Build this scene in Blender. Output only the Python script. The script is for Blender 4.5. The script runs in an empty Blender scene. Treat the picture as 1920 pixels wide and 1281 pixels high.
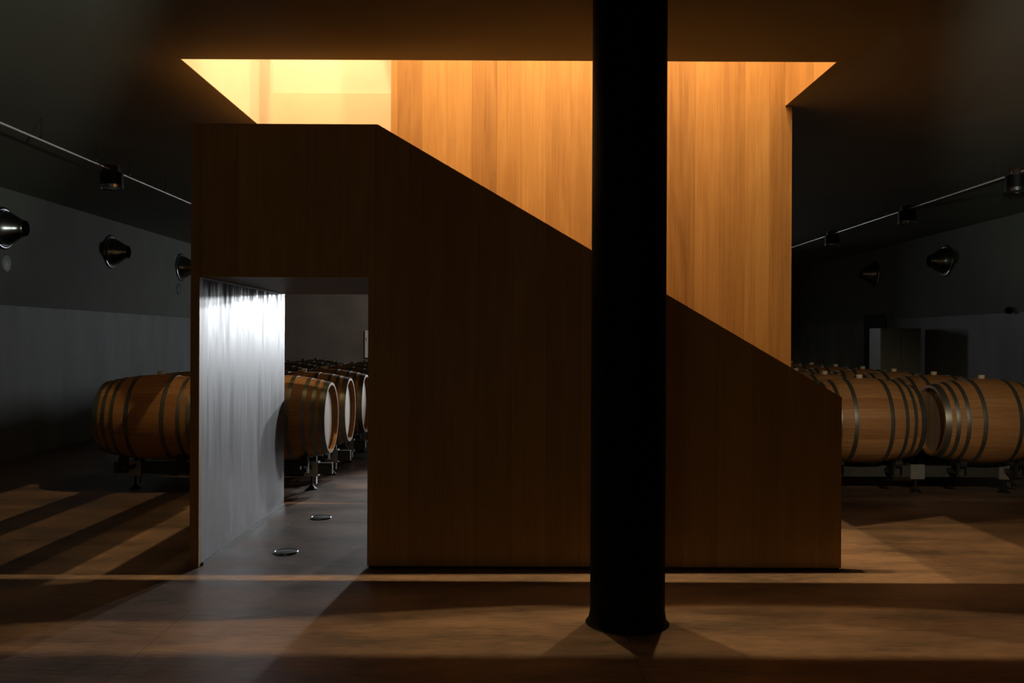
import bpy, bmesh, math, random
from mathutils import Vector, Matrix
random.seed(7)
sc = bpy.context.scene
C = sc.collection
PI = math.pi

# ------------------------------------------------------------------ camera
cd = bpy.data.cameras.new('camera')
cam = bpy.data.objects.new('camera', cd)
C.objects.link(cam)
cd.sensor_width = 36.0
cd.lens = 1700.0 / 1920.0 * 36.0
cd.shift_y = -0.0013
cd.clip_start = 0.05
cd.clip_end = 100
ROLL = math.radians(0.27)
cam.matrix_world = (Matrix.Translation((0, 0, 1.6)) @ Matrix.Rotation(PI/2, 4, 'X') @ Matrix.Rotation(ROLL, 4, 'Z'))
sc.camera = cam

# ------------------------------------------------------------------ view + world
sc.view_settings.view_transform = 'Standard'
sc.view_settings.look = 'None'
sc.view_settings.gamma = 1.0
sc.view_settings.exposure = 0.0
w = bpy.data.worlds.new('world')
sc.world = w
w.use_nodes = True
w.node_tree.nodes['Background'].inputs[0].default_value = (0.6, 0.7, 0.9, 1)
w.node_tree.nodes['Background'].inputs[1].default_value = 0.02
sc.cycles.max_bounces = 10
sc.cycles.diffuse_bounces = 6
sc.cycles.sample_clamp_indirect = 4.0
sc.cycles.caustics_reflective = False

# ------------------------------------------------------------------ lights
WARM = (1.0, 0.68, 0.33)
COOL = (0.90, 0.95, 1.0)

def area(name, loc, target, power, size, color, sy=None, spread=None):
    d = bpy.data.lights.new(name, 'AREA')
    d.energy = power
    d.color = color
    d.shape = 'RECTANGLE' if sy else 'DISK'
    d.size = size
    if sy: d.size_y = sy
    if spread: d.spread = math.radians(spread)
    o = bpy.data.objects.new(name, d)
    C.objects.link(o)
    o.location = loc
    v = Vector(target) - Vector(loc)
    o.rotation_euler = v.to_track_quat('-Z', 'Y').to_euler()
    return o

def spot(name, loc, target, power, angle, blend, color, radius=0.03, square=False):
    d = bpy.data.lights.new(name, 'SPOT')
    d.energy = power
    d.color = color
    d.spot_size = math.radians(angle)
    d.spot_blend = blend
    d.shadow_soft_size = radius
    d.use_square = square
    o = bpy.data.objects.new(name, d)
    C.objects.link(o)
    o.location = loc
    v = Vector(target) - Vector(loc)
    o.rotation_euler = v.to_track_quat('-Z', 'Y').to_euler()
    return o

# warm lamps high in the stairwell
for i, (x, y, p) in enumerate([(-1.60, 6.59, 32), (-1.30, 6.59, 32), (-0.55, 6.59, 100), (0.55, 6.59, 200), (1.55, 6.59, 175)]):
    area('stairwell_lamp', (x, y, 7.0), (x, y, 0), p, 0.05, WARM)
for x, y, dx, dy, p, an in ((-1.55, 8.56, 0.0, 28, 650, 62), (-1.60, 7.45, -18, 14, 500, 54), (-2.17, 7.4, -24, 4, 70, 54)):
    spot('stairwell_spot', (x, y, 7.0), (x + math.tan(math.radians(dx)), y + math.tan(math.radians(dy)), 6.0), p, an, 0.05, WARM, 0.025, True)
area('stairwell_soft_fill', (-1.65, 7.6, 7.15), (-1.65, 7.6, 0), 75, 1.0, WARM, 1.6)  # added soft fill that evens out the stairwell walls, no rooflight above
# barn-door spots high on the stair's centre wall, thrown over the panel to the front floor
for x, p in ((-0.35, 420), (1.5, 420)):
    a = math.radians(17.5 + 50)
    spot('stairwell_spot', (x, 7.30, 5.6), (x, 7.30 - math.sin(a), 5.6 - math.cos(a)), p, 100, 0.03, WARM, 0.03, True)
# cool lamps at the far end of the cellar
spot('cellar_and_fill_spot', (1.5, 19.0, 2.7), (-1.9, 8.6, 1.15), 1700, 22, 0.5, COOL, 0.10)
spot('cellar_and_fill_spot', (0.15, 19.0, 3.0), (-1.5, 7.6, 0.5), 2300, 20, 0.6, COOL, 0.08)
area('window_and_fill_light', (1.4, 23.8, 2.3), (-6.6, 15.0, 1.6), 150, 1.6, COOL, 1.0)
spot('cellar_and_fill_spot', (-1.2, 18.8, 3.2), (-2.6, 24.0, 1.9), 240, 95, 0.6, (1.0, 0.90, 0.84), 0.08)  # added warm-neutral fill that brightens the far wall, no known lamp
# low lamps behind the camera that graze the ceiling on both sides
spot('cellar_uplight', (1.8, -1.0, 1.7), (-8.2, 10.0, 4.1), 1000, 25, 0.5, (0.93, 1.0, 0.86), 0.08)
spot('cellar_uplight', (-0.5, -1.0, 1.7), (8.6, 11.0, 4.1), 900, 26, 0.5, (0.93, 1.0, 0.86), 0.08)
# unseen fill spot added to brighten the right-hand barrels
spot('cellar_and_fill_spot', (2.6, 1.8, 3.2), (4.3, 9.3, 1.15), 500, 24, 0.8, (1.0, 0.80, 0.56), 0.10)
area('window_and_fill_light', (-1.0, -3.4, 2.2), (-1.0, 6, 1.4), 10, 3.0, (1.0, 0.72, 0.42), 1.5)  # added broad front fill, the wall behind it has no window

# ------------------------------------------------------------------ material helpers
def new_mat(name):
    m = bpy.data.materials.new(name)
    m.use_nodes = True
    nt = m.node_tree
    b = nt.nodes['Principled BSDF']
    return m, nt, b

def simple(name, col, rough=0.6, metal=0.0, spec=0.5, bump=0.0, bscale=60, var=0.0, vscale=4):
    m, nt, b = new_mat(name)
    b.inputs['Base Color'].default_value = (*col, 1)
    b.inputs['Roughness'].default_value = rough
    b.inputs['Metallic'].default_value = metal
    b.inputs['Specular IOR Level'].default_value = spec
    tc = nt.nodes.new('ShaderNodeTexCoord')
    if var:
        n = nt.nodes.new('ShaderNodeTexNoise'); n.inputs['Scale'].default_value = vscale; n.inputs['Detail'].default_value = 6
        nt.links.new(tc.outputs['Object'], n.inputs['Vector'])
        mr = nt.nodes.new('ShaderNodeMapRange')
        mr.inputs[1].default_value = 0.3; mr.inputs[2].default_value = 0.7
        mr.inputs[3].default_value = 1 - var; mr.inputs[4].default_value = 1 + var
        nt.links.new(n.outputs['Fac'], mr.inputs[0])
        mx = nt.nodes.new('ShaderNodeVectorMath'); mx.operation = 'SCALE'
        mx.inputs[0].default_value = col
        nt.links.new(mr.outputs[0], mx.inputs['Scale'])
        nt.links.new(mx.outputs[0], b.inputs['Base Color'])
    if bump:
        n = nt.nodes.new('ShaderNodeTexNoise'); n.inputs['Scale'].default_value = bscale; n.inputs['Detail'].default_value = 5
        nt.links.new(tc.outputs['Object'], n.inputs['Vector'])
        bp = nt.nodes.new('ShaderNodeBump'); bp.inputs['Strength'].default_value = bump; bp.inputs['Distance'].default_value = 0.01
        nt.links.new(n.outputs['Fac'], bp.inputs['Height'])
        nt.links.new(bp.outputs[0], b.inputs['Normal'])
    return m

def MATH(nt, op, a, b=None, c=None):
    n = nt.nodes.new('ShaderNodeMath'); n.operation = op
    for i, v in enumerate((a, b, c)):
        if v is None: continue
        if isinstance(v, (int, float)): n.inputs[i].default_value = v
        else: nt.links.new(v, n.inputs[i])
    return n.outputs[0]

def plank_wood(name, dark, mid, light, width=0.19, rough=0.45, tint=0.5, grain=0.5, bump=0.08, spec=0.4, streak=0.0, stain=False):
    """vertical planks; the plank index runs along x+y, so it works for either wall direction"""
    m, nt, b = new_mat(name)
    L = nt.links
    tc = nt.nodes.new('ShaderNodeTexCoord')
    sp = nt.nodes.new('ShaderNodeSeparateXYZ'); L.new(tc.outputs['Object'], sp.inputs[0])
    u = MATH(nt, 'ADD', sp.outputs[0], sp.outputs[1])
    ud = MATH(nt, 'DIVIDE', u, width)
    idx = MATH(nt, 'FLOOR', ud)
    fr = MATH(nt, 'FRACT', ud)
    wn = nt.nodes.new('ShaderNodeTexWhiteNoise'); wn.noise_dimensions = '1D'; L.new(idx, wn.inputs['W'])
    # grain
    off = MATH(nt, 'MULTIPLY', idx, 7.31)
    z2 = MATH(nt, 'ADD', sp.outputs[2], off)
    cb = nt.nodes.new('ShaderNodeCombineXYZ'); L.new(u, cb.inputs[0]); L.new(z2, cb.inputs[2]); L.new(MATH(nt, 'MULTIPLY', idx, 3.1), cb.inputs[1])
    mp = nt.nodes.new('ShaderNodeMapping'); mp.inputs['Scale'].default_value = (38, 1, 0.9)
    L.new(cb.outputs[0], mp.inputs[0])
    n1 = nt.nodes.new('ShaderNodeTexNoise'); n1.inputs['Scale'].default_value = 1.6; n1.inputs['Detail'].default_value = 8; n1.inputs['Roughness'].default_value = 0.65
    n1.inputs['Distortion'].default_value = 0.6
    L.new(mp.outputs[0], n1.inputs['Vector'])
    mp2 = nt.nodes.new('ShaderNodeMapping'); mp2.inputs['Scale'].default_value = (5, 1, 0.55)
    L.new(cb.outputs[0], mp2.inputs[0])
    n2 = nt.nodes.new('ShaderNodeTexNoise'); n2.inputs['Scale'].default_value = 1.3; n2.inputs['Detail'].default_value = 4; n2.inputs['Distortion'].default_value = 1.2
    L.new(mp2.outputs[0], n2.inputs['Vector'])
    f = MATH(nt, 'ADD', MATH(nt, 'MULTIPLY', MATH(nt, 'SUBTRACT', n1.outputs['Fac'], 0.5), grain * 1.6),
             MATH(nt, 'MULTIPLY', MATH(nt, 'SUBTRACT', n2.outputs['Fac'], 0.5), grain * 1.4))
    f = MATH(nt, 'ADD', f, MATH(nt, 'MULTIPLY', MATH(nt, 'SUBTRACT', wn.outputs[0], 0.5), tint))
    f = MATH(nt, 'ADD', f, 0.5)
    cr = nt.nodes.new('ShaderNodeValToRGB')
    e = cr.color_ramp.elements
    e[0].position = 0.08; e[0].color = (*dark, 1)
    e[1].position = 0.92; e[1].color = (*light, 1)
    k = e.new(0.5); k.color = (*mid, 1)
    L.new(f, cr.inputs[0])
    # joint between planks
    j = MATH(nt, 'MINIMUM', fr, MATH(nt, 'SUBTRACT', 1.0, fr))
    jm = MATH(nt, 'LESS_THAN', j, 0.006)
    mx = nt.nodes.new('ShaderNodeMixRGB'); mx.blend_type = 'MULTIPLY'
    mx.inputs[2].default_value = (0.72, 0.66, 0.6, 1)
    L.new(jm, mx.inputs[0]); L.new(cr.outputs[0], mx.inputs[1])
    rr = MATH(nt, 'ADD', MATH(nt, 'MULTIPLY', n1.outputs['Fac'], 0.25), rough - 0.12)
    if stain:   # ragged water stains hanging from the top edge
        mp4 = nt.nodes.new('ShaderNodeMapping'); mp4.inputs['Scale'].default_value = (6, 6, 0.7)
        L.new(tc.outputs['Object'], mp4.inputs[0])
        n4 = nt.nodes.new('ShaderNodeTexNoise'); n4.inputs['Scale'].default_value = 1.5; n4.inputs['Detail'].default_value = 9; n4.inputs['Roughness'].default_value = 0.7
        L.new(mp4.outputs[0], n4.inputs['Vector'])
        hgt = MATH(nt, 'MULTIPLY', MATH(nt, 'SUBTRACT', sp.outputs[2], 1.95), 1.1)
        st = nt.nodes.new('ShaderNodeMapRange'); st.inputs[1].default_value = 0.47; st.inputs[2].default_value = 0.60
        L.new(MATH(nt, 'ADD', n4.outputs['Fac'], hgt), st.inputs[0])
        ms = nt.nodes.new('ShaderNodeMixRGB'); ms.blend_type = 'MULTIPLY'; ms.inputs[2].default_value = (0.5, 0.5, 0.52, 1)
        L.new(st.outputs[0], ms.inputs[0]); L.new(mx.outputs[0], ms.inputs[1])
        L.new(ms.outputs[0], b.inputs['Base Color'])
        rr = MATH(nt, 'ADD', rr, MATH(nt, 'MULTIPLY', st.outputs[0], 0.28))
    else:
        L.new(mx.outputs[0], b.inputs['Base Color'])
    if streak:
        rr = MATH(nt, 'ADD', rr, MATH(nt, 'MULTIPLY', MATH(nt, 'SUBTRACT', n2.outputs['Fac'], 0.5), streak))
    L.new(rr, b.inputs['Roughness'])
    b.inputs['Specular IOR Level'].default_value = spec
    bp = nt.nodes.new('ShaderNodeBump'); bp.inputs['Strength'].default_value = bump; bp.inputs['Distance'].default_value = 0.004
    L.new(n1.outputs['Fac'], bp.inputs['Height']); L.new(bp.outputs[0], b.inputs['Normal'])
    return m

def floor_mat():
    m, nt, b = new_mat('polished_concrete')
    L = nt.links
    tc = nt.nodes.new('ShaderNodeTexCoord')
    sp = nt.nodes.new('ShaderNodeSeparateXYZ'); L.new(tc.outputs['Object'], sp.inputs[0])
    def joint(o, off):
        v = MATH(nt, 'DIVIDE', MATH(nt, 'SUBTRACT', o, off), 2.52)
        f = MATH(nt, 'FRACT', v)
        d = MATH(nt, 'MINIMUM', f, MATH(nt, 'SUBTRACT', 1.0, f))
        return MATH(nt, 'LESS_THAN', d, 0.0011)
    jj = MATH(nt, 'MAXIMUM', joint(sp.outputs[0], 0.63), joint(sp.outputs[1], 5.03))
    n1 = nt.nodes.new('ShaderNodeTexNoise'); n1.inputs['Scale'].default_value = 1.1; n1.inputs['Detail'].default_value = 9; n1.inputs['Roughness'].default_value = 0.6
    mp = nt.nodes.new('ShaderNodeMapping'); mp.inputs['Scale'].default_value = (0.8, 2.2, 1)
    L.new(tc.outputs['Object'], mp.inputs[0]); L.new(mp.outputs[0], n1.inputs['Vector'])
    n2 = nt.nodes.new('ShaderNodeTexNoise'); n2.inputs['Scale'].default_value = 26; n2.inputs['Detail'].default_value = 7
    mp3 = nt.nodes.new('ShaderNodeMapping'); mp3.inputs['Scale'].default_value = (0.35, 1.6, 1)
    L.new(tc.outputs['Object'], mp3.inputs[0]); L.new(mp3.outputs[0], n2.inputs['Vector'])
    f = MATH(nt, 'ADD', MATH(nt, 'MULTIPLY', n1.outputs['Fac'], 0.7), MATH(nt, 'MULTIPLY', n2.outputs['Fac'], 0.3))
    cr = nt.nodes.new('ShaderNodeValToRGB')
    e = cr.color_ramp.elements
    e[0].position = 0.38; e[0].color = (0.075, 0.054, 0.042, 1)
    e[1].position = 0.62; e[1].color = (0.255, 0.166, 0.113, 1)
    L.new(f, cr.inputs[0])
    mx = nt.nodes.new('ShaderNodeMixRGB'); mx.blend_type = 'MULTIPLY'; mx.inputs[2].default_value = (0.45, 0.42, 0.4, 1)
    L.new(jj, mx.inputs[0]); L.new(cr.outputs[0], mx.inputs[1]); L.new(mx.outputs[0], b.inputs['Base Color'])
    L.new(MATH(nt, 'ADD', MATH(nt, 'MULTIPLY', f, 0.35), 0.30), b.inputs['Roughness'])
    b.inputs['Specular IOR Level'].default_value = 0.28
    bp = nt.nodes.new('ShaderNodeBump'); bp.inputs['Strength'].default_value = 0.10; bp.inputs['Distance'].default_value = 0.01
    L.new(n2.outputs['Fac'], bp.inputs['Height']); L.new(bp.outputs[0], b.inputs['Normal'])
    return m

def concrete_wall(name, col, joint=2.4, var=0.25, rough=0.6, streaky=False):
    m, nt, b = new_mat(name)
    L = nt.links
    tc = nt.nodes.new('ShaderNodeTexCoord')
    sp = nt.nodes.new('ShaderNodeSeparateXYZ'); L.new(tc.outputs['Object'], sp.inputs[0])
    u = MATH(nt, 'ADD', sp.outputs[0], sp.outputs[1])
    f = MATH(nt, 'FRACT', MATH(nt, 'DIVIDE', MATH(nt, 'ADD', u, 0.4), joint))
    jm = MATH(nt, 'LESS_THAN', MATH(nt, 'MINIMUM', f, MATH(nt, 'SUBTRACT', 1.0, f)), 0.0025)
    n = nt.nodes.new('ShaderNodeTexNoise'); n.inputs['Scale'].default_value = 1.4; n.inputs['Detail'].default_value = 8
    mp = nt.nodes.new('ShaderNodeMapping'); mp.inputs['Scale'].default_value = (1.5, 1.5, 0.5 if streaky else 1.2)
    L.new(tc.outputs['Object'], mp.inputs[0]); L.new(mp.outputs[0], n.inputs['Vector'])
    mr = nt.nodes.new('ShaderNodeMapRange')
    mr.inputs[1].default_value = 0.3; mr.inputs[2].default_value = 0.7; mr.inputs[3].default_value = 1 - var; mr.inputs[4].default_value = 1 + var
    L.new(n.outputs['Fac'], mr.inputs[0])
    s = MATH(nt, 'MULTIPLY', mr.outputs[0], MATH(nt, 'SUBTRACT', 1.0, MATH(nt, 'MULTIPLY', jm, 0.5)))
    v = nt.nodes.new('ShaderNodeVectorMath'); v.operation = 'SCALE'; v.inputs[0].default_value = col
    L.new(s, v.inputs['Scale']); L.new(v.outputs[0], b.inputs['Base Color'])
    b.inputs['Roughness'].default_value = rough
    n3 = nt.nodes.new('ShaderNodeTexNoise'); n3.inputs['Scale'].default_value = 40; n3.inputs['Detail'].default_value = 4
    L.new(tc.outputs['Object'], n3.inputs['Vector'])
    bp = nt.nodes.new('ShaderNodeBump'); bp.inputs['Strength'].default_value = 0.08; bp.inputs['Distance'].default_value = 0.01
    L.new(n3.outputs['Fac'], bp.inputs['Height']); L.new(bp.outputs[0], b.inputs['Normal'])
    return m

def stave_mat():
    m, nt, b = new_mat('oak_staves')
    L = nt.links
    tc = nt.nodes.new('ShaderNodeTexCoord')
    sp = nt.nodes.new('ShaderNodeSeparateXYZ'); L.new(tc.outputs['Object'], sp.inputs[0])
    an = MATH(nt, 'ARCTAN2', sp.outputs[1], sp.outputs[2])
    a = MATH(nt, 'MULTIPLY', an, 26 / (2 * PI))
    idx = MATH(nt, 'FLOOR', a); fr = MATH(nt, 'FRACT', a)
    oi = nt.nodes.new('ShaderNodeObjectInfo')
    wn = nt.nodes.new('ShaderNodeTexWhiteNoise'); wn.noise_dimensions = '2D'
    cbn = nt.nodes.new('ShaderNodeCombineXYZ'); L.new(idx, cbn.inputs[0]); L.new(MATH(nt, 'MULTIPLY', oi.outputs['Random'], 50), cbn.inputs[1])
    L.new(cbn.outputs[0], wn.inputs['Vector'])
    cb = nt.nodes.new('ShaderNodeCombineXYZ')
    L.new(MATH(nt, 'MULTIPLY', sp.outputs[0], 2.2), cb.inputs[0]); L.new(MATH(nt, 'MULTIPLY', an, 16), cb.inputs[1]); L.new(MATH(nt, 'MULTIPLY', oi.outputs['Random'], 30), cb.inputs[2])
    n = nt.nodes.new('ShaderNodeTexNoise'); n.inputs['Scale'].default_value = 1.4; n.inputs['Detail'].default_value = 8; n.inputs['Roughness'].default_value = 0.65
    L.new(cb.outputs[0], n.inputs['Vector'])
    f = MATH(nt, 'ADD', MATH(nt, 'MULTIPLY', n.outputs['Fac'], 0.8), MATH(nt, 'MULTIPLY', wn.outputs[0], 0.22))
    cr = nt.nodes.new('ShaderNodeValToRGB')
    e = cr.color_ramp.elements
    e[0].position = 0.25; e[0].color = (0.25, 0.115, 0.040, 1)
    e[1].position = 0.80; e[1].color = (0.50, 0.275, 0.115, 1)
    L.new(f, cr.inputs[0])
    j = MATH(nt, 'LESS_THAN', MATH(nt, 'MINIMUM', fr, MATH(nt, 'SUBTRACT', 1.0, fr)), 0.018)
    mx = nt.nodes.new('ShaderNodeMixRGB'); mx.blend_type = 'MULTIPLY'; mx.inputs[2].default_value = (0.6, 0.55, 0.5, 1)
    L.new(j, mx.inputs[0]); L.new(cr.outputs[0], mx.inputs[1]); L.new(mx.outputs[0], b.inputs['Base Color'])
    b.inputs['Roughness'].default_value = 0.5
    b.inputs['Specular IOR Level'].default_value = 0.35
    return m

def head_mat():
    m, nt, b = new_mat('oak_head')
    L = nt.links
    tc = nt.nodes.new('ShaderNodeTexCoord')
    sp = nt.nodes.new('ShaderNodeSeparateXYZ'); L.new(tc.outputs['Object'], sp.inputs[0])
    a = MATH(nt, 'DIVIDE', sp.outputs[1], 0.085)
    idx = MATH(nt, 'FLOOR', a); fr = MATH(nt, 'FRACT', a)
    wn = nt.nodes.new('ShaderNodeTexWhiteNoise'); wn.noise_dimensions = '1D'; L.new(idx, wn.inputs['W'])
    mp = nt.nodes.new('ShaderNodeMapping'); mp.inputs['Scale'].default_value = (1, 30, 2)
    L.new(tc.outputs['Object'], mp.inputs[0])
    n = nt.nodes.new('ShaderNodeTexNoise'); n.inputs['Scale'].default_value = 1.5; n.inputs['Detail'].default_value = 6
    L.new(mp.outputs[0], n.inputs['Vector'])
    f = MATH(nt, 'ADD', MATH(nt, 'MULTIPLY', n.outputs['Fac'], 0.7), MATH(nt, 'MULTIPLY', wn.outputs[0], 0.3))
    cr = nt.nodes.new('ShaderNodeValToRGB')
    e = cr.color_ramp.elements
    e[0].position = 0.2; e[0].color = (0.34, 0.24, 0.16, 1)
    e[1].position = 0.8; e[1].color = (0.52, 0.40, 0.29, 1)
    L.new(f, cr.inputs[0])
    j = MATH(nt, 'LESS_THAN', MATH(nt, 'MINIMUM', fr, MATH(nt, 'SUBTRACT', 1.0, fr)), 0.02)
    mx = nt.nodes.new('ShaderNodeMixRGB'); mx.blend_type = 'MULTIPLY'; mx.inputs[2].default_value = (0.5, 0.45, 0.4, 1)
    L.new(j, mx.inputs[0]); L.new(cr.outputs[0], mx.inputs[1]); L.new(mx.outputs[0], b.inputs['Base Color'])
    b.inputs['Roughness'].default_value = 0.6
    return m

M = {}
M['floor'] = floor_mat()
M['ceiling'] = simple('dark_ceiling_paint', (0.17, 0.175, 0.145), 0.75, var=0.08, vscale=0.8, bump=0.04)
M['wall_up'] = concrete_wall('dark_green_wall_paint', (0.125, 0.138, 0.112), joint=500, var=0.12, rough=0.75)
M['wall_low'] = concrete_wall('blue_grey_concrete', (0.185, 0.203, 0.200), joint=2.4, var=0.2, streaky=True)
M['wall_back'] = concrete_wall('brown_grey_wall_panels', (0.16, 0.135, 0.115), joint=3.0, var=0.15, rough=0.55)
M['panel'] = plank_wood('stained_oak_panel', (0.27, 0.145, 0.034), (0.40, 0.235, 0.060), (0.52, 0.32, 0.09), width=0.24, rough=0.5, tint=0.35, grain=0.42)
M['honey'] = plank_wood('honey_oak_planks', (0.20, 0.101, 0.034), (0.325, 0.180, 0.064), (0.42, 0.252, 0.096), width=0.205, rough=0.5, tint=0.42, grain=0.55)
M['lining'] = plank_wood('grey_washed_lining', (0.12, 0.108, 0.108), (0.27, 0.250, 0.248), (0.42, 0.395, 0.39), width=0.30, rough=0.46, tint=0.14, grain=0.75, spec=0.5, streak=0.4, stain=True)
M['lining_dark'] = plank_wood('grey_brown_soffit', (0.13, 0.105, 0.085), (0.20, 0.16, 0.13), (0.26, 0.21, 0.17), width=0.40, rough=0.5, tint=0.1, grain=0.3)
M['plaster'] = simple('pale_plaster', (0.60, 0.56, 0.50), 0.7, var=0.03, vscale=2, bump=0.03)
M['plaster_warm'] = simple('cream_slab_edge', (0.56, 0.50, 0.40), 0.7, var=0.03, vscale=2, bump=0.03)
M['black'] = simple('black_paint', (0.004, 0.004, 0.004), 0.65, spec=0.12, bump=0.02)
M['base'] = simple('black_shadow_gap', (0.012, 0.010, 0.009), 0.8)
M['staves'] = stave_mat()
M['head'] = head_mat()
M['hoop'] = simple('galvanised_hoop', (0.19, 0.20, 0.175), 0.42, metal=0.8, var=0.15, vscale=8)
M['bung'] = simple('pale_bung', (0.62, 0.52, 0.38), 0.6, var=0.1, vscale=30)
M['steel'] = simple('galvanised_steel', (0.44, 0.45, 0.45), 0.38, metal=0.75, var=0.1, vscale=10)
M['dark_steel'] = simple('dark_rack_steel', (0.06, 0.063, 0.058), 0.5, metal=0.3, var=0.15, vscale=9)
M['rubber'] = simple('black_rubber', (0.010, 0.010, 0.010), 0.6)
M['rod'] = simple('polished_rod', (0.95, 0.95, 0.95), 0.3, metal=0.25)
M['lamp'] = simple('black_lamp_housing', (0.006, 0.006, 0.007), 0.5, spec=0.2)
M['copper'] = simple('brown_lamp_mount', (0.06, 0.025, 0.014), 0.5)
M['chrome'] = simple('brushed_aluminium', (0.34, 0.35, 0.37), 0.25, metal=1.0, var=0.06, vscale=14)
M['hole'] = simple('nozzle_black', (0.004, 0.004, 0.005), 0.9, spec=0.1)
M['coverplate'] = simple('grey_cover_paint', (0.36, 0.38, 0.41), 0.5)
M['coverdark'] = simple('dark_cover_paint', (0.05, 0.055, 0.05), 0.6)
M['cabinet'] = simple('grey_green_cabinet', (0.16, 0.165, 0.14), 0.5, var=0.06, vscale=3)
M['doorblue'] = simple('dark_navy_door', (0.020, 0.021, 0.028), 0.5)
M['pale'] = simple('pale_box_plastic', (0.72, 0.66, 0.58), 0.5)
M['stone'] = plank_wood('oak_treads', (0.30, 0.15, 0.05), (0.48, 0.26, 0.09), (0.62, 0.36, 0.14), width=0.5, rough=0.5, tint=0.2, grain=0.4)
g, nt, b = new_mat('clear_glass')
b.inputs['Base Color'].default_value = (0.9, 0.95, 0.95, 1); b.inputs['Roughness'].default_value = 0.05
b.inputs['Transmission Weight'].default_value = 1.0; b.inputs['IOR'].default_value = 1.45
M['glass'] = g

# ------------------------------------------------------------------ object helpers
def obj(name, bm, mats, parent=None, smooth=False, loc=None):
    me = bpy.data.meshes.new(name)
    bmesh.ops.recalc_face_normals(bm, faces=bm.faces)
    bm.to_mesh(me); bm.free()
    if not isinstance(mats, (list, tuple)): mats = [mats]
    for m in mats: me.materials.append(m)
    if smooth:
        for p in me.polygons: p.use_smooth = True
    o = bpy.data.objects.new(name, me)
    C.objects.link(o)
    if parent: o.parent = parent
    if loc: o.location = loc
    return o

def tag(o, label=None, cat=None, group=None, kind=None):
    if label: o['label'] = label
    if cat: o['category'] = cat
    if group: o['group'] = group
    if kind: o['kind'] = kind
    return o

def thing(name, label, cat, loc=(0, 0, 0), rz=0, group=None):
    o = bpy.data.objects.new(name, None); C.objects.link(o)
    o.empty_display_size = 0.1
    o.location = loc; o.rotation_euler = (0, 0, rz)
    return tag(o, label, cat, group)

def struct(name, bm, m, **k):
    return tag(obj(name, bm, m, **k), kind='structure')

def box(bm, x0, x1, y0, y1, z0, z1, mi=0, bevel=0):
    r = bmesh.ops.create_cube(bm, size=1.0)
    vs = r['verts']
    for v in vs:
        v.co = Vector(((x0 + x1)/2 + v.co.x*(x1-x0), (y0 + y1)/2 + v.co.y*(y1-y0), (z0 + z1)/2 + v.co.z*(z1-z0)))
    fs = set(f for v in vs for f in v.link_faces)
    for f in fs: f.material_index = mi
    if bevel:
        es = set(e for v in vs for e in v.link_edges)
        bmesh.ops.bevel(bm, geom=list(es), offset=bevel, segments=2, affect='EDGES', profile=0.6)
    return bm

def bx(*a, **k):
    return box(bmesh.new(), *a, **k)

def lathe(bm, prof, seg=32, axis='Z', center=(0, 0, 0), closed=True, mi=0):
    """prof: (r, h) pairs revolved about the axis"""
    rings = []
    cx, cy, cz = center
    for r, h in prof:
        ring = []
        if r < 1e-6:
            p = {'Z': (0, 0, h), 'X': (h, 0, 0), 'Y': (0, h, 0)}[axis]
            ring = [bm.verts.new((p[0]+cx, p[1]+cy, p[2]+cz))]
        else:
            for i in range(seg):
                a = 2*PI*i/seg
                c, s = r*math.cos(a), r*math.sin(a)
                p = {'Z': (c, s, h), 'X': (h, c, s), 'Y': (s, h, c)}[axis]
                ring.append(bm.verts.new((p[0]+cx, p[1]+cy, p[2]+cz)))
        rings.append(ring)
    for a, b_ in zip(rings, rings[1:]):
        for i in range(seg):
            j = (i+1) % seg
            if len(a) == 1 and len(b_) == 1: continue
            if len(a) == 1: f = bm.faces.new((a[0], b_[j], b_[i]))
            elif len(b_) == 1: f = bm.faces.new((a[i], a[j], b_[0]))
            else: f = bm.faces.new((a[i], a[j], b_[j], b_[i]))
            f.material_index = mi
    return bm

def ring_profile(bm, prof, seg=40, axis='X'):
    """closed cross-section loop revolved (a hoop)"""
    prof = list(prof) + [prof[0]]
    rings = []
    for r, h in prof[:-1]:
        ring = []
        for i in range(seg):
            a = 2*PI*i/seg
            c, s = r*math.cos(a), r*math.sin(a)
            p = {'Z': (c, s, h), 'X': (h, c, s), 'Y': (s, h, c)}[axis]
            ring.append(bm.verts.new(p))
        rings.append(ring)
    n = len(rings)
    for k in range(n):
        a, b_ = rings[k], rings[(k+1) % n]
        for i in range(seg):
            j = (i+1) % seg
            bm.faces.new((a[i], a[j], b_[j], b_[i]))
    return bm

def prism(bm, pts, y0, y1, mi=0):
    """polygon in x,z extruded in y"""
    a = [bm.verts.new((x, y0, z)) for x, z in pts]
    b_ = [bm.verts.new((x, y1, z)) for x, z in pts]
    n = len(pts)
    fs = [bm.faces.new(a), bm.faces.new(b_[::-1])]
    for i in range(n):
        j = (i+1) % n
        fs.append(bm.faces.new((a[j], a[i], b_[i], b_[j])))
    for f in fs: f.material_index = mi
    return bm

def smooth_by_angle(o, deg=35):
    me = o.data
    for p in me.polygons: p.use_smooth = True
    me.set_sharp_from_angle(angle=math.radians(deg))
    return o

def copy_tree(o, parent=None):
    c = o.copy(); C.objects.link(c)
    if parent: c.parent = parent
    for ch in list(o.children):
        copy_tree(ch, c)
    return c

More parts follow.
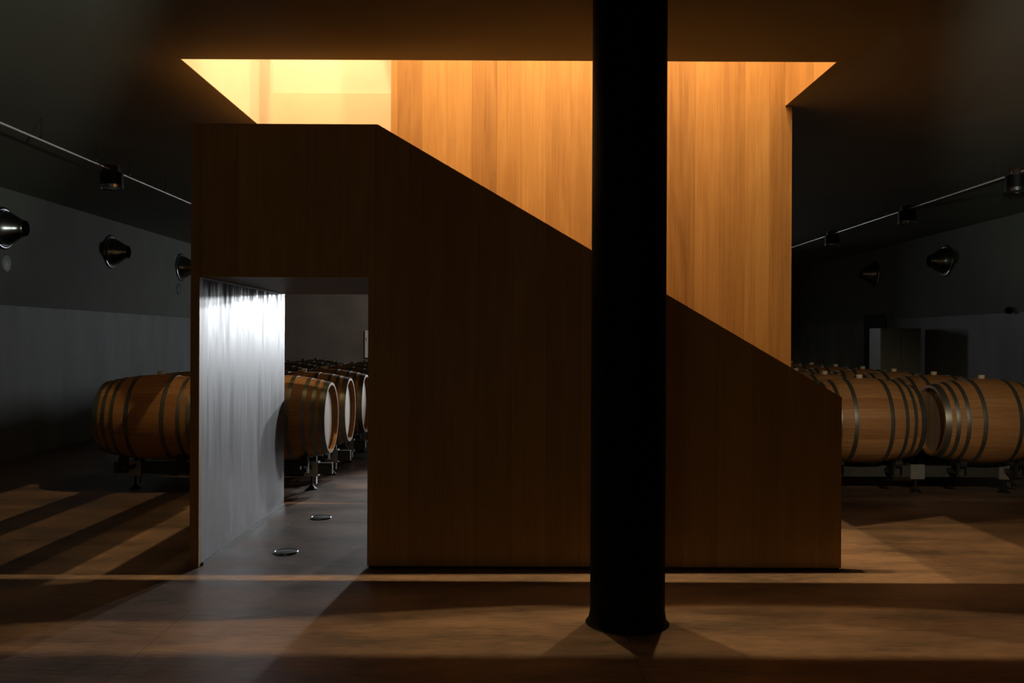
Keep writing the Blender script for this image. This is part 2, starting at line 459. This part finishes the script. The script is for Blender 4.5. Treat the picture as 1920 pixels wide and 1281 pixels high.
# ------------------------------------------------------------------ room shell
XL, XR, YF, YB, H = -6.6, 7.62, -3.6, 24.0, 3.545
OX0, OX1, OY0, OY1 = -2.316, 2.253, 6.30, 8.735     # stairwell opening
SLAB = 0.425
struct('floor', bx(XL-0.3, XR+0.3, YF-0.3, YB+0.3, -0.2, 0), M['floor'])
bm = bmesh.new()
box(bm, XL-0.3, OX0, YF-0.3, YB+0.3, H, H+SLAB)
box(bm, OX1, XR+0.3, YF-0.3, YB+0.3, H, H+SLAB)
box(bm, OX0, OX1, YF-0.3, OY0, H, H+SLAB)
box(bm, OX0, OX1, OY1, YB+0.3, H, H+SLAB)
struct('ceiling', bm, M['ceiling'])
# left wall: painted upper part standing a little proud of the concrete below
bm = bmesh.new()
box(bm, XL-0.3, XL-0.03, YF, YB, 0, 2.03, 1)
box(bm, XL-0.3, XL, YF, YB, 2.03, H, 0)
struct('wall_left', bm, [M['wall_up'], M['wall_low']])
bm = bmesh.new()
box(bm, XR+0.03, XR+0.3, YF, YB, 0, 2.06, 1)
box(bm, XR, XR+0.3, YF, YB, 2.06, H, 0)
struct('wall_right', bm, [M['wall_up'], M['wall_low']])
# back wall with the window that lets the cool light in
bm = bmesh.new()
wx0, wx1, wz0, wz1 = 0.4, 2.4, 1.75, 2.85
box(bm, XL-0.3, wx0, YB, YB+0.3, 0, H)
box(bm, wx1, XR+0.3, YB, YB+0.3, 0, H)
box(bm, wx0, wx1, YB, YB+0.3, 0, wz0)
box(bm, wx0, wx1, YB, YB+0.3, wz1, H)
struct('wall_back', bm, M['wall_back'])
struct('wall_front', bx(XL-0.3, XR+0.3, YF-0.3, YF, 0, H), M['wall_up'])
win = bmesh.new()
for a in ((wx0, wx1, wz0, wz0+0.06), (wx0, wx1, wz1-0.06, wz1), (wx0, wx0+0.06, wz0+0.06, wz1-0.06), (wx1-0.06, wx1, wz0+0.06, wz1-0.06), (1.37, 1.43, wz0+0.06, wz1-0.06)):
    box(win, a[0], a[1], YB+0.08, YB+0.16, a[2], a[3])
wo = struct('window_1', win, M['black'])
obj('window_glass', bx(wx0+0.05, wx1-0.05, YB+0.115, YB+0.125, wz0+0.05, wz1-0.05), M['glass'], wo)
# door in the right wall
dr = thing('door_1', None, None); dr['kind'] = 'structure'
obj('door_leaf', bx(XR-0.012, XR+0.03, 18.5, 19.6, 0.0, 2.17), M['doorblue'], dr)
obj('door_handle', lathe(bmesh.new(), [(0, 0), (0.012, 0), (0.012, 0.12), (0, 0.12)], 12, 'Y', (XR-0.05, 18.6, 1.05)), M['steel'], dr)

# stairwell above the ceiling
TOP = 7.25
ST = 4.0
struct('wall_stairwell_left', bx(OX0-0.2, OX0, OY0-0.2, OY1+0.25, H+SLAB, TOP), M['plaster'])
struct('wall_stairwell_back', bx(OX0, OX1, OY1+0.03, OY1+0.25, H+SLAB, TOP), M['plaster'])
struct('wall_stairwell_right', bx(OX1, OX1+0.2, OY0-0.2, OY1+0.25, H+SLAB, TOP), M['honey'])
struct('wall_stairwell_front', bx(OX0, OX1, OY0-0.2, OY0, H+SLAB, TOP), M['plaster'])
struct('ceiling_stairwell', bx(OX0-0.2, OX1+0.2, OY0-0.2, OY1+0.25, TOP, TOP+0.2), M['plaster'])
# linings of the slab edges, flush with the walls above them
t = 0.006
struct('trim_1', bx(OX0, OX0+t, OY0+t, OY1-t, H-0.001, TOP), M['plaster'])
struct('trim_2', bx(OX0, OX1, OY1-t, OY1, H-0.001, H+SLAB), M['plaster_warm'])
struct('trim_3', bx(OX1-t, OX1, OY0+t, OY1-t, H-0.001, TOP), M['honey'])
struct('trim_4', bx(OX0, OX1, OY0, OY0+t, H-0.001, TOP), M['plaster'])

# ------------------------------------------------------------------ staircase
BX0, BX1, BY0, BY1 = -2.245, 2.305, 6.33, 8.70
PT = 0.065
stair = thing('staircase', 'oak panelled staircase box with sloping parapet and doorway passage through its left end', 'staircase', (0, BY0, 0))
def sp_(name, bm, m, **k):
    for v in bm.verts: v.co.y -= BY0
    o = obj(name, bm, m, stair, **k)
    return o
KX = -0.945   # where the slope starts
ZT, ZR = 3.097, 1.205
DX0, DX1, DZ = -2.182, -1.005, 2.032
bm = bmesh.new()
prism(bm, [(BX0, 0.0), (DX0, 0.0), (DX0, DZ), (DX1, DZ), (DX1, 0.020), (BX1, 0.020), (BX1, ZR), (KX, ZT), (BX0, ZT)], BY0, BY0+PT)
sp_('front_panel', bm, M['panel'])
sp_('shadow_gap', bx(DX1+0.01, BX1-0.01, BY0+0.012, BY0+PT-0.01, 0.0, 0.020), M['base'])
# thin cap strips along the top edge
bm = bmesh.new()
cap = 0.006
prism(bm, [(BX0, ZT), (KX, ZT), (KX, ZT+cap), (BX0, ZT+cap)], BY0, BY0+PT)
prism(bm, [(KX, ZT), (BX1, ZR), (BX1, ZR+cap), (KX, ZT+cap)], BY0, BY0+PT)
sp_('top_edge', bm, M['honey'])
# left side panel: stained oak outside, grey lining inside the passage
sp_('side_panel', bx(BX0, BX0+0.035, BY0+PT, BY1, 0, ZT), M['panel'])
o = sp_('passage_lining', bx(BX0+0.035, DX0, BY0+PT, BY1, 0.0, DZ-0.012), M['lining']); o['label'] = 'grey washed timber lining of the passage'
o = sp_('passage_skirting', bx(DX0, DX0+0.012, BY0+PT, BY1, 0.0, 0.022), M['dark_steel'])
sp_('upper_lining', bx(BX0+0.035, DX0, BY0+PT, BY1, DZ-0.012, ZT), M['honey'])
# landing over the passage
LZ = 2.09
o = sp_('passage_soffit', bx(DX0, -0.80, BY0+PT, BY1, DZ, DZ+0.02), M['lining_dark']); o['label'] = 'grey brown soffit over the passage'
sp_('landing', bx(DX0, KX+0.15, BY0+PT, BY1-0.05, DZ+0.02, LZ), M['stone'])
sp_('passage_wall', bx(-0.80, -0.76, BY0+PT, 8.65, 0, DZ), M['lining'])
# centre wall between the two flights, rising into the stairwell
MX0, MY = -1.009, 7.49
bm = bmesh.new()
box(bm, MX0, BX1, MY, MY+0.12, DZ+0.06, H-0.002)
box(bm, -0.76, BX1, MY, MY+0.12, 0, DZ+0.06)
box(bm, MX0, OX1-t-0.001, MY, MY+0.12, H-0.002, 6.4)
o = sp_('centre_wall', bm, M['honey']); o['label'] = 'honey oak wall rising into the stairwell'
# lower flight: eleven steps from the right end up to the landing
n = 11
x_bot, x_top = 2.25, KX+0.15
for i in range(n):
    xs = x_bot + (x_top-x_bot)*i/n
    xe = x_bot + (x_top-x_bot)*(i+1)/n
    z = LZ*(i+1)/(n+1)
    zb = max(0, z-0.40)
    sp_('step', bx(xe, xs, BY0+PT, MY, zb, z), M['stone'])
# upper flight behind the centre wall
for i in range(n):
    xs = x_top + (x_bot-x_top)*i/n
    xe = x_top + (x_bot-x_top)*(i+1)/n
    z = LZ + (H+SLAB-LZ)*(i+1)/(n+1)
    sp_('step', bx(xs, min(xe, OX1-0.01), MY+0.12, BY1-0.05, z-0.26, z), M['stone'])
# back panel: landing guard, then full height behind the upper flight
bm = bmesh.new()
prism(bm, [(BX0, DZ+0.02), (-0.76, DZ+0.02), (-0.76, 0.0), (BX1, 0.0), (BX1, ZT), (BX0, ZT)], BY1-0.05, BY1)
sp_('back_panel', bm, M['panel'])

# ------------------------------------------------------------------ column
CX, CY, CR = 0.662, 5.15, 0.211
col = thing('round_column', 'thick round black column standing in front of the staircase', 'column', (CX, CY, 0))
bm = lathe(bmesh.new(), [(0, 0.03), (CR, 0.03), (CR, H-0.001), (0, H-0.001)], 96)
smooth_by_angle(obj('shaft', bm, M['black'], col))
bm = bmesh.new()
prof = [(CR-0.01, 0.0), (CR+0.026, 0.0), (CR+0.018, 0.008), (CR+0.008, 0.025), (CR+0.002, 0.06), (CR-0.002, 0.10), (CR-0.01, 0.10)]
ring_profile(bm, prof, 96, 'Z')
smooth_by_angle(obj('base_collar', bm, M['black'], col), 60)

# ------------------------------------------------------------------ barrels
BR, HR, HL = 0.445, 0.366, 0.55
def rad(x): return BR - (BR-HR)*(x/HL)**2
def make_barrel():
    root = thing('wine_barrel', None, None)
    N = 24
    prof = [(HR-0.028, -HL+0.045), (HR-0.022, -HL+0.004), (HR-0.016, -HL), (HR-0.004, -HL)]
    prof += [(rad(-HL + 2*HL*i/N), -HL + 2*HL*i/N) for i in range(N+1)][1:-1]
    prof = [(HR-0.03, -HL+0.05), (HR-0.022, -HL), (HR, -HL)] + [(rad(-HL + 2*HL*i/N), -HL + 2*HL*i/N) for i in range(1, N)] + [(HR, HL), (HR-0.022, HL), (HR-0.03, HL-0.05)]
    smooth_by_angle(obj('body', lathe(bmesh.new(), prof, 64, 'X'), M['staves'], root), 40)
    for s in (-1, 1):
        x = s*(HL-0.045)
        h = obj('barrel_head', lathe(bmesh.new(), [(0, x), (HR-0.026, x), (HR-0.026, x-s*0.02), (0, x-s*0.02)], 64, 'X'), M['head'], root)
    for xc, wd in ((0.18, 0.042), (0.335, 0.038), (0.430, 0.038), (0.520, 0.058)):
        for s in (-1, 1):
            a, b_ = s*xc - wd/2, s*xc + wd/2
            pr = [(rad(a)-0.002, a), (rad(a)+0.0035, a), (rad((a+b_)/2)+0.0045, (a+b_)/2), (rad(b_)+0.0035, b_), (rad(b_)-0.002, b_)]
            smooth_by_angle(obj('hoop', ring_profile(bmesh.new(), pr, 64, 'X'), M['hoop'], root), 50)
    bm = lathe(bmesh.new(), [(0, BR-0.01), (0.030, BR-0.01), (0.034, BR+0.032), (0.030, BR+0.036), (0, BR+0.036)], 20, 'Z')
    smooth_by_angle(obj('bung', bm, M['bung'], root))
    return root

BZ = 0.775
Y0, DY = 9.55, 1.085
ROWS = 8
words = ['front', 'second', 'third', 'fourth', 'fifth', 'sixth', 'seventh', 'eighth']
proto = make_barrel()
first = True
cols = [(-3.70, 'outer', 'left'), (-2.435, 'inner', 'left'), (3.67, 'inner', 'right'), (4.955, 'outer', 'right')]
special = {
    (0, -3.70): 'oak wine barrel at the far left, its other end hidden by the staircase box',
    (0, -2.435): 'nearest oak wine barrel seen through the passage, its head facing the aisle',
    (0, 3.67): 'oak wine barrel just right of the stair panel in the front row',
    (0, 4.955): 'oak wine barrel cut by the right picture edge in the front row',
}
for k in range(ROWS):
    for x, side, block in cols:
        o = proto if first else copy_tree(proto)
        first = False
        o.location = (x + random.uniform(-0.012, 0.012), Y0 + DY*k, BZ)
        o.rotation_euler = (random.uniform(-0.035, 0.035), 0, random.uniform(-0.01, 0.01))
        where = {('outer', 'left'): 'on the wall side at left', ('inner', 'left'): 'beside the aisle seen through the passage',
                 ('inner', 'right'): 'right block, staircase side', ('outer', 'right'): 'right block, wall side'}[(side, block)]
        lab = special.get((k, x), 'oak wine barrel in the %s row back, %s' % (words[k], where))
        tag(o, lab, 'barrel', 'wine barrels lying on racks in the %s block' % block)

# ------------------------------------------------------------------ barrel racks
def make_rack():
    root = thing('barrel_rack', None, None)
    obj('beam', bx(-1.16, 1.16, -0.035, 0.035, 0.165, 0.285, bevel=0.004), M['dark_steel'], root)
    RA, RB = 0.20, 0.30     # roller offset in y and in x
    dz = math.sqrt((rad(RB)+0.005+0.05)**2 - RA**2)
    rz = BZ - dz
    for bxc in (-0.6325, 0.6325):
        for s in (-1, 1):
            x = bxc + s*RB
            arm = bmesh.new()
            box(arm, x-0.02, x+0.02, -0.30, -0.035, 0.225, 0.265)
            box(arm, x-0.02, x+0.02, 0.035, 0.20, 0.225, 0.265)
            obj('cross_arm', arm, M['dark_steel'], root)
            for sy in (-1, 1):
                y = sy*RA - 0.12
                rl = lathe(bmesh.new(), [(0, x-0.035), (0.05, x-0.035), (0.05, x+0.035), (0, x+0.035)], 24, 'X', (0, y, rz))
                ro = smooth_by_angle(obj('roller', rl, M['rubber'], root))
                br = bmesh.new()
                box(br, x-0.043, x-0.037, y-0.03, y+0.03, 0.225, rz+0.012)
                box(br, x+0.037, x+0.043, y-0.03, y+0.03, 0.225, rz+0.012)
                box(br, x-0.043, x+0.043, y-0.03, y+0.03, 0.219, 0.225)
                obj('roller_bracket', br, M['dark_steel'], ro)
    for x in (-0.94, 0.0, 0.94):
        pl = bmesh.new()
        box(pl, x-0.075, x+0.075, -0.048, -0.036, 0.145, 0.300)
        box(pl, x+0.060, x+0.075, -0.048, 0.06, 0.145, 0.300)
        box(pl, x-0.075, x-0.060, -0.048, 0.06, 0.145, 0.300)
        obj('bracket_plate', pl, M['steel'], root)
        ft = bmesh.new()
        lathe(ft, [(0, 0.0), (0.062, 0.0), (0.062, 0.008), (0.045, 0.014), (0.026, 0.032), (0.018, 0.045), (0.011, 0.048), (0.011, 0.166), (0, 0.166)], 20, 'Z', (x, 0, 0))
        smooth_by_angle(obj('foot', ft, M['rubber'], root))
        if x != 0.0:
            obj('leg_plate', bx(x+0.045, x+0.052, -0.03, 0.03, 0.06, 0.16), M['steel'], root)
    return root
rk = make_rack(); first = True
for k in range(ROWS):
    for xc, block in ((-3.0675, 'left'), (4.3125, 'right')):
        o = rk if first else copy_tree(rk)
        first = False
        o.location = (xc, Y0 + DY*k + 0.12, 0)
        lab = 'steel roller rack under the %s row of barrels in the %s block' % (words[k], block)
        tag(o, lab, 'barrel rack', 'barrel racks in the %s block' % block)

# ------------------------------------------------------------------ lighting tracks
def track(x, y0, y1, label, clips):
    z = 3.35
    t_ = thing('lighting_track', label, 'lighting track', (x, y0, z))
    bm = lathe(bmesh.new(), [(0, 0), (0.010, 0), (0.010, y1-y0), (0, y1-y0)], 12, 'Y')
    smooth_by_angle(obj('rod', bm, M['rod'], t_))
    for yc in clips:
        bm = bmesh.new()
        box(bm, -0.008, 0.008, yc-y0-0.010, yc-y0+0.010, 0.006, 0.045)
        h = obj('rod_clip', bm, M['chrome'], t_)
        wr = lathe(bmesh.new(), [(0, 0.045), (0.002, 0.045), (0.002, H-z), (0, H-z)], 8, 'Z', (0, yc-y0, 0))
        obj('hanger_wire', wr, M['lamp'], h)
    return t_
track(-4.17, -3.4, 23.8, 'bright metal rod track running along the left side of the ceiling', [y for y in (2.0, 4.0, 6.0, 8.01, 9.07, 9.86, 10.9, 13.2, 15.5, 18.0, 20.5)])
track(5.2, -3.4, 23.8, 'bright metal rod track running along the right side of the ceiling', [y for y in (2.0, 4.0, 6.0, 8.2, 9.8, 10.6, 12.6, 15.5, 18.0, 20.5)])

def make_lamp():
    r = thing('ceiling_lamp', None, None)
    R_ = 0.113
    smooth_by_angle(obj('housing', lathe(bmesh.new(), [(0, -0.02), (R_, -0.02), (R_, -0.155), (R_-0.006, -0.16), (0, -0.16)][::1], 48), M['lamp'], r))
    bm = lathe(bmesh.new(), [(0, 0.05), (0.085, 0.05), (0.088, 0.045), (0.088, -0.02), (0, -0.02)], 40)
    smooth_by_angle(obj('mount_box', bm, M['copper'], r))
    bm = bmesh.new()
    ring_profile(bm, [(R_-0.004, -0.150), (R_+0.003, -0.150), (R_+0.003, -0.185), (R_-0.002, -0.188), (R_-0.008, -0.185)], 48, 'Z')
    l = smooth_by_angle(obj('glass_rim', bm, M['chrome'], r))
    obj('lens', lathe(bmesh.new(), [(0, -0.176), (R_-0.009, -0.176), (R_-0.009, -0.182), (0, -0.182)], 40), M['glass'], l)
    obj('side_bar', bx(0.100, 0.116, -0.008, 0.008, -0.03, 0.055) if False else bx(-0.008+0.095, 0.008+0.095, -0.07, -0.055, -0.02, 0.055), M['chrome'], r)
    return r
lm = make_lamp()
spots = [(-4.17, 9.43, 'black cylinder lamp on the left ceiling rod beside the staircase box', 0),
         (5.2, 9.35, 'black cylinder lamp on the right ceiling rod, cut by the picture edge', PI),
         (5.2, 11.95, 'black cylinder lamp on the right ceiling rod, middle of the three', PI),
         (5.2, 14.75, 'smallest black cylinder lamp on the right ceiling rod, nearest the staircase', PI)]
for i, (x, y, lab, rz) in enumerate(spots):
    o = lm if i == 0 else copy_tree(lm)
    o.location = (x, y, 3.342)
    o.rotation_euler = (0, 0, 0)
    if rz:
        for ch in o.children:
            if ch.name.startswith('side_bar'): ch.location.x = -0.19
    tag(o, lab, 'ceiling lamp', 'cylinder lamps on the ceiling rods')

# ------------------------------------------------------------------ air nozzles
def make_nozzle():
    r = thing('air_nozzle', None, None)
    prof = [(0.215, 0.0), (0.278, 0.0), (0.280, 0.006), (0.272, 0.020), (0.250, 0.028), (0.236, 0.024), (0.222, 0.016)]
    smooth_by_angle(obj('flange', ring_profile(bmesh.new(), prof, 64, 'X'), M['chrome'], r), 50)
    prof = [(0.226, 0.010), (0.228, 0.030), (0.222, 0.060), (0.205, 0.100), (0.178, 0.145), (0.148, 0.190), (0.122, 0.230), (0.108, 0.262), (0.104, 0.290), (0.099, 0.294), (0.094, 0.290), (0.092, 0.20)]
    smooth_by_angle(obj('bell', lathe(bmesh.new(), prof, 64, 'X'), M['chrome'], r), 50)
    obj('throat', lathe(bmesh.new(), [(0, 0.222), (0.092, 0.222), (0.092, 0.215), (0, 0.215)], 40, 'X'), M['hole'], r)
    return r
nz = make_nozzle()
for i, (x, y, z, rz, lab) in enumerate([
        (XL, 11.75, 3.02, 0, 'bell-shaped metal air nozzle cut by the left picture edge'),
        (XL, 14.90, 3.02, 0, 'bell-shaped metal air nozzle, middle of the three on the left wall'),
        (XL, 18.05, 3.02, 0, 'bell-shaped metal air nozzle on the left wall, closest to the staircase box'),
        (XR, 15.95, 3.03, PI, 'larger dark air nozzle on the right wall with a bright glint'),
        (XR, 19.05, 3.03, PI, 'fainter smaller air nozzle on the right wall above the dark door')]):
    o = nz if i == 0 else copy_tree(nz)
    o.location = (x, y, z); o.rotation_euler = (0, 0, rz)
    tag(o, lab, 'air nozzle', 'round air nozzles on the side walls')
def disc(y, z, m, lab):
    bm = lathe(bmesh.new(), [(0, 0), (0.108, 0), (0.108, 0.008), (0.102, 0.012), (0, 0.012)], 48, 'X')
    o = smooth_by_angle(obj('wall_cover_disc', bm, m)); o.location = (XL, y, z)
    tag(o, lab, 'cover disc')
disc(11.82, 2.57, M['coverplate'], 'pale grey round cover disc on the left wall below the nearest nozzle')
disc(17.95, 2.58, M['coverdark'], 'small dark round cover disc below the nozzle closest to the staircase box')
bm = lathe(bmesh.new(), [(0, 0), (0.05, 0), (0.055, 0.03), (0.045, 0.07), (0.02, 0.09), (0, 0.09)], 24, 'X')
o = smooth_by_angle(obj('wall_sensor', bm, M['black'])); o.location = (XR, 13.85, 2.09); o.rotation_euler = (0, 0, PI)
tag(o, 'small round black fitting on the right wall at the top of the paler part', 'wall fitting')

# ------------------------------------------------------------------ floor covers
for i, (x, y, lab) in enumerate([(-1.70, 8.12, 'round metal floor cover in the passage, nearer the barrels'), (-1.685, 6.80, 'round metal floor cover in the passage, nearer the camera')]):
    r = thing('floor_cover', lab, 'floor cover', (x, y, 0), 0, 'round covers in the passage floor')
    smooth_by_angle(obj('plate', lathe(bmesh.new(), [(0, 0.0), (0.082, 0.0), (0.080, 0.007), (0.070, 0.009), (0, 0.009)], 48), M['dark_steel'], r))
    smooth_by_angle(obj('rim', ring_profile(bmesh.new(), [(0.081, 0), (0.090, 0), (0.089, 0.008), (0.085, 0.011), (0.081, 0.008)], 48, 'Z'), M['chrome'], r), 50)

# ------------------------------------------------------------------ cabinet and box at the back
cb = thing('storage_cabinet', 'tall grey two-door cabinet behind the right-hand barrels', 'cabinet', (7.08, 16.5, 0))
obj('body', bx(-0.37, 0.37, 0.02, 0.52, 0.0, 1.85), M['cabinet'], cb)
for s, x0, x1 in ((-1, -0.362, -0.006), (1, 0.006, 0.362)):
    d = obj('door', bx(x0, x1, 0.0, 0.02, 0.06, 1.835, bevel=0.003), M['cabinet'], cb)
    xh = -0.04 if s < 0 else 0.04
    obj('handle', bx(xh-0.006, xh+0.006, -0.02, 0.0, 0.92, 1.05), M['dark_steel'], d)
wb = thing('wall_box', 'pale upright box on the far wall at the right side of the passage view', 'wall box', (-3.72, YB, 1.12))
obj('housing', bx(-0.16, 0.16, -0.10, 0.0, 0.0, 0.72, bevel=0.006), M['pale'], wb)
obj('latch', bx(-0.13, -0.115, -0.108, -0.10, 0.45, 0.52), M['hole'], wb)
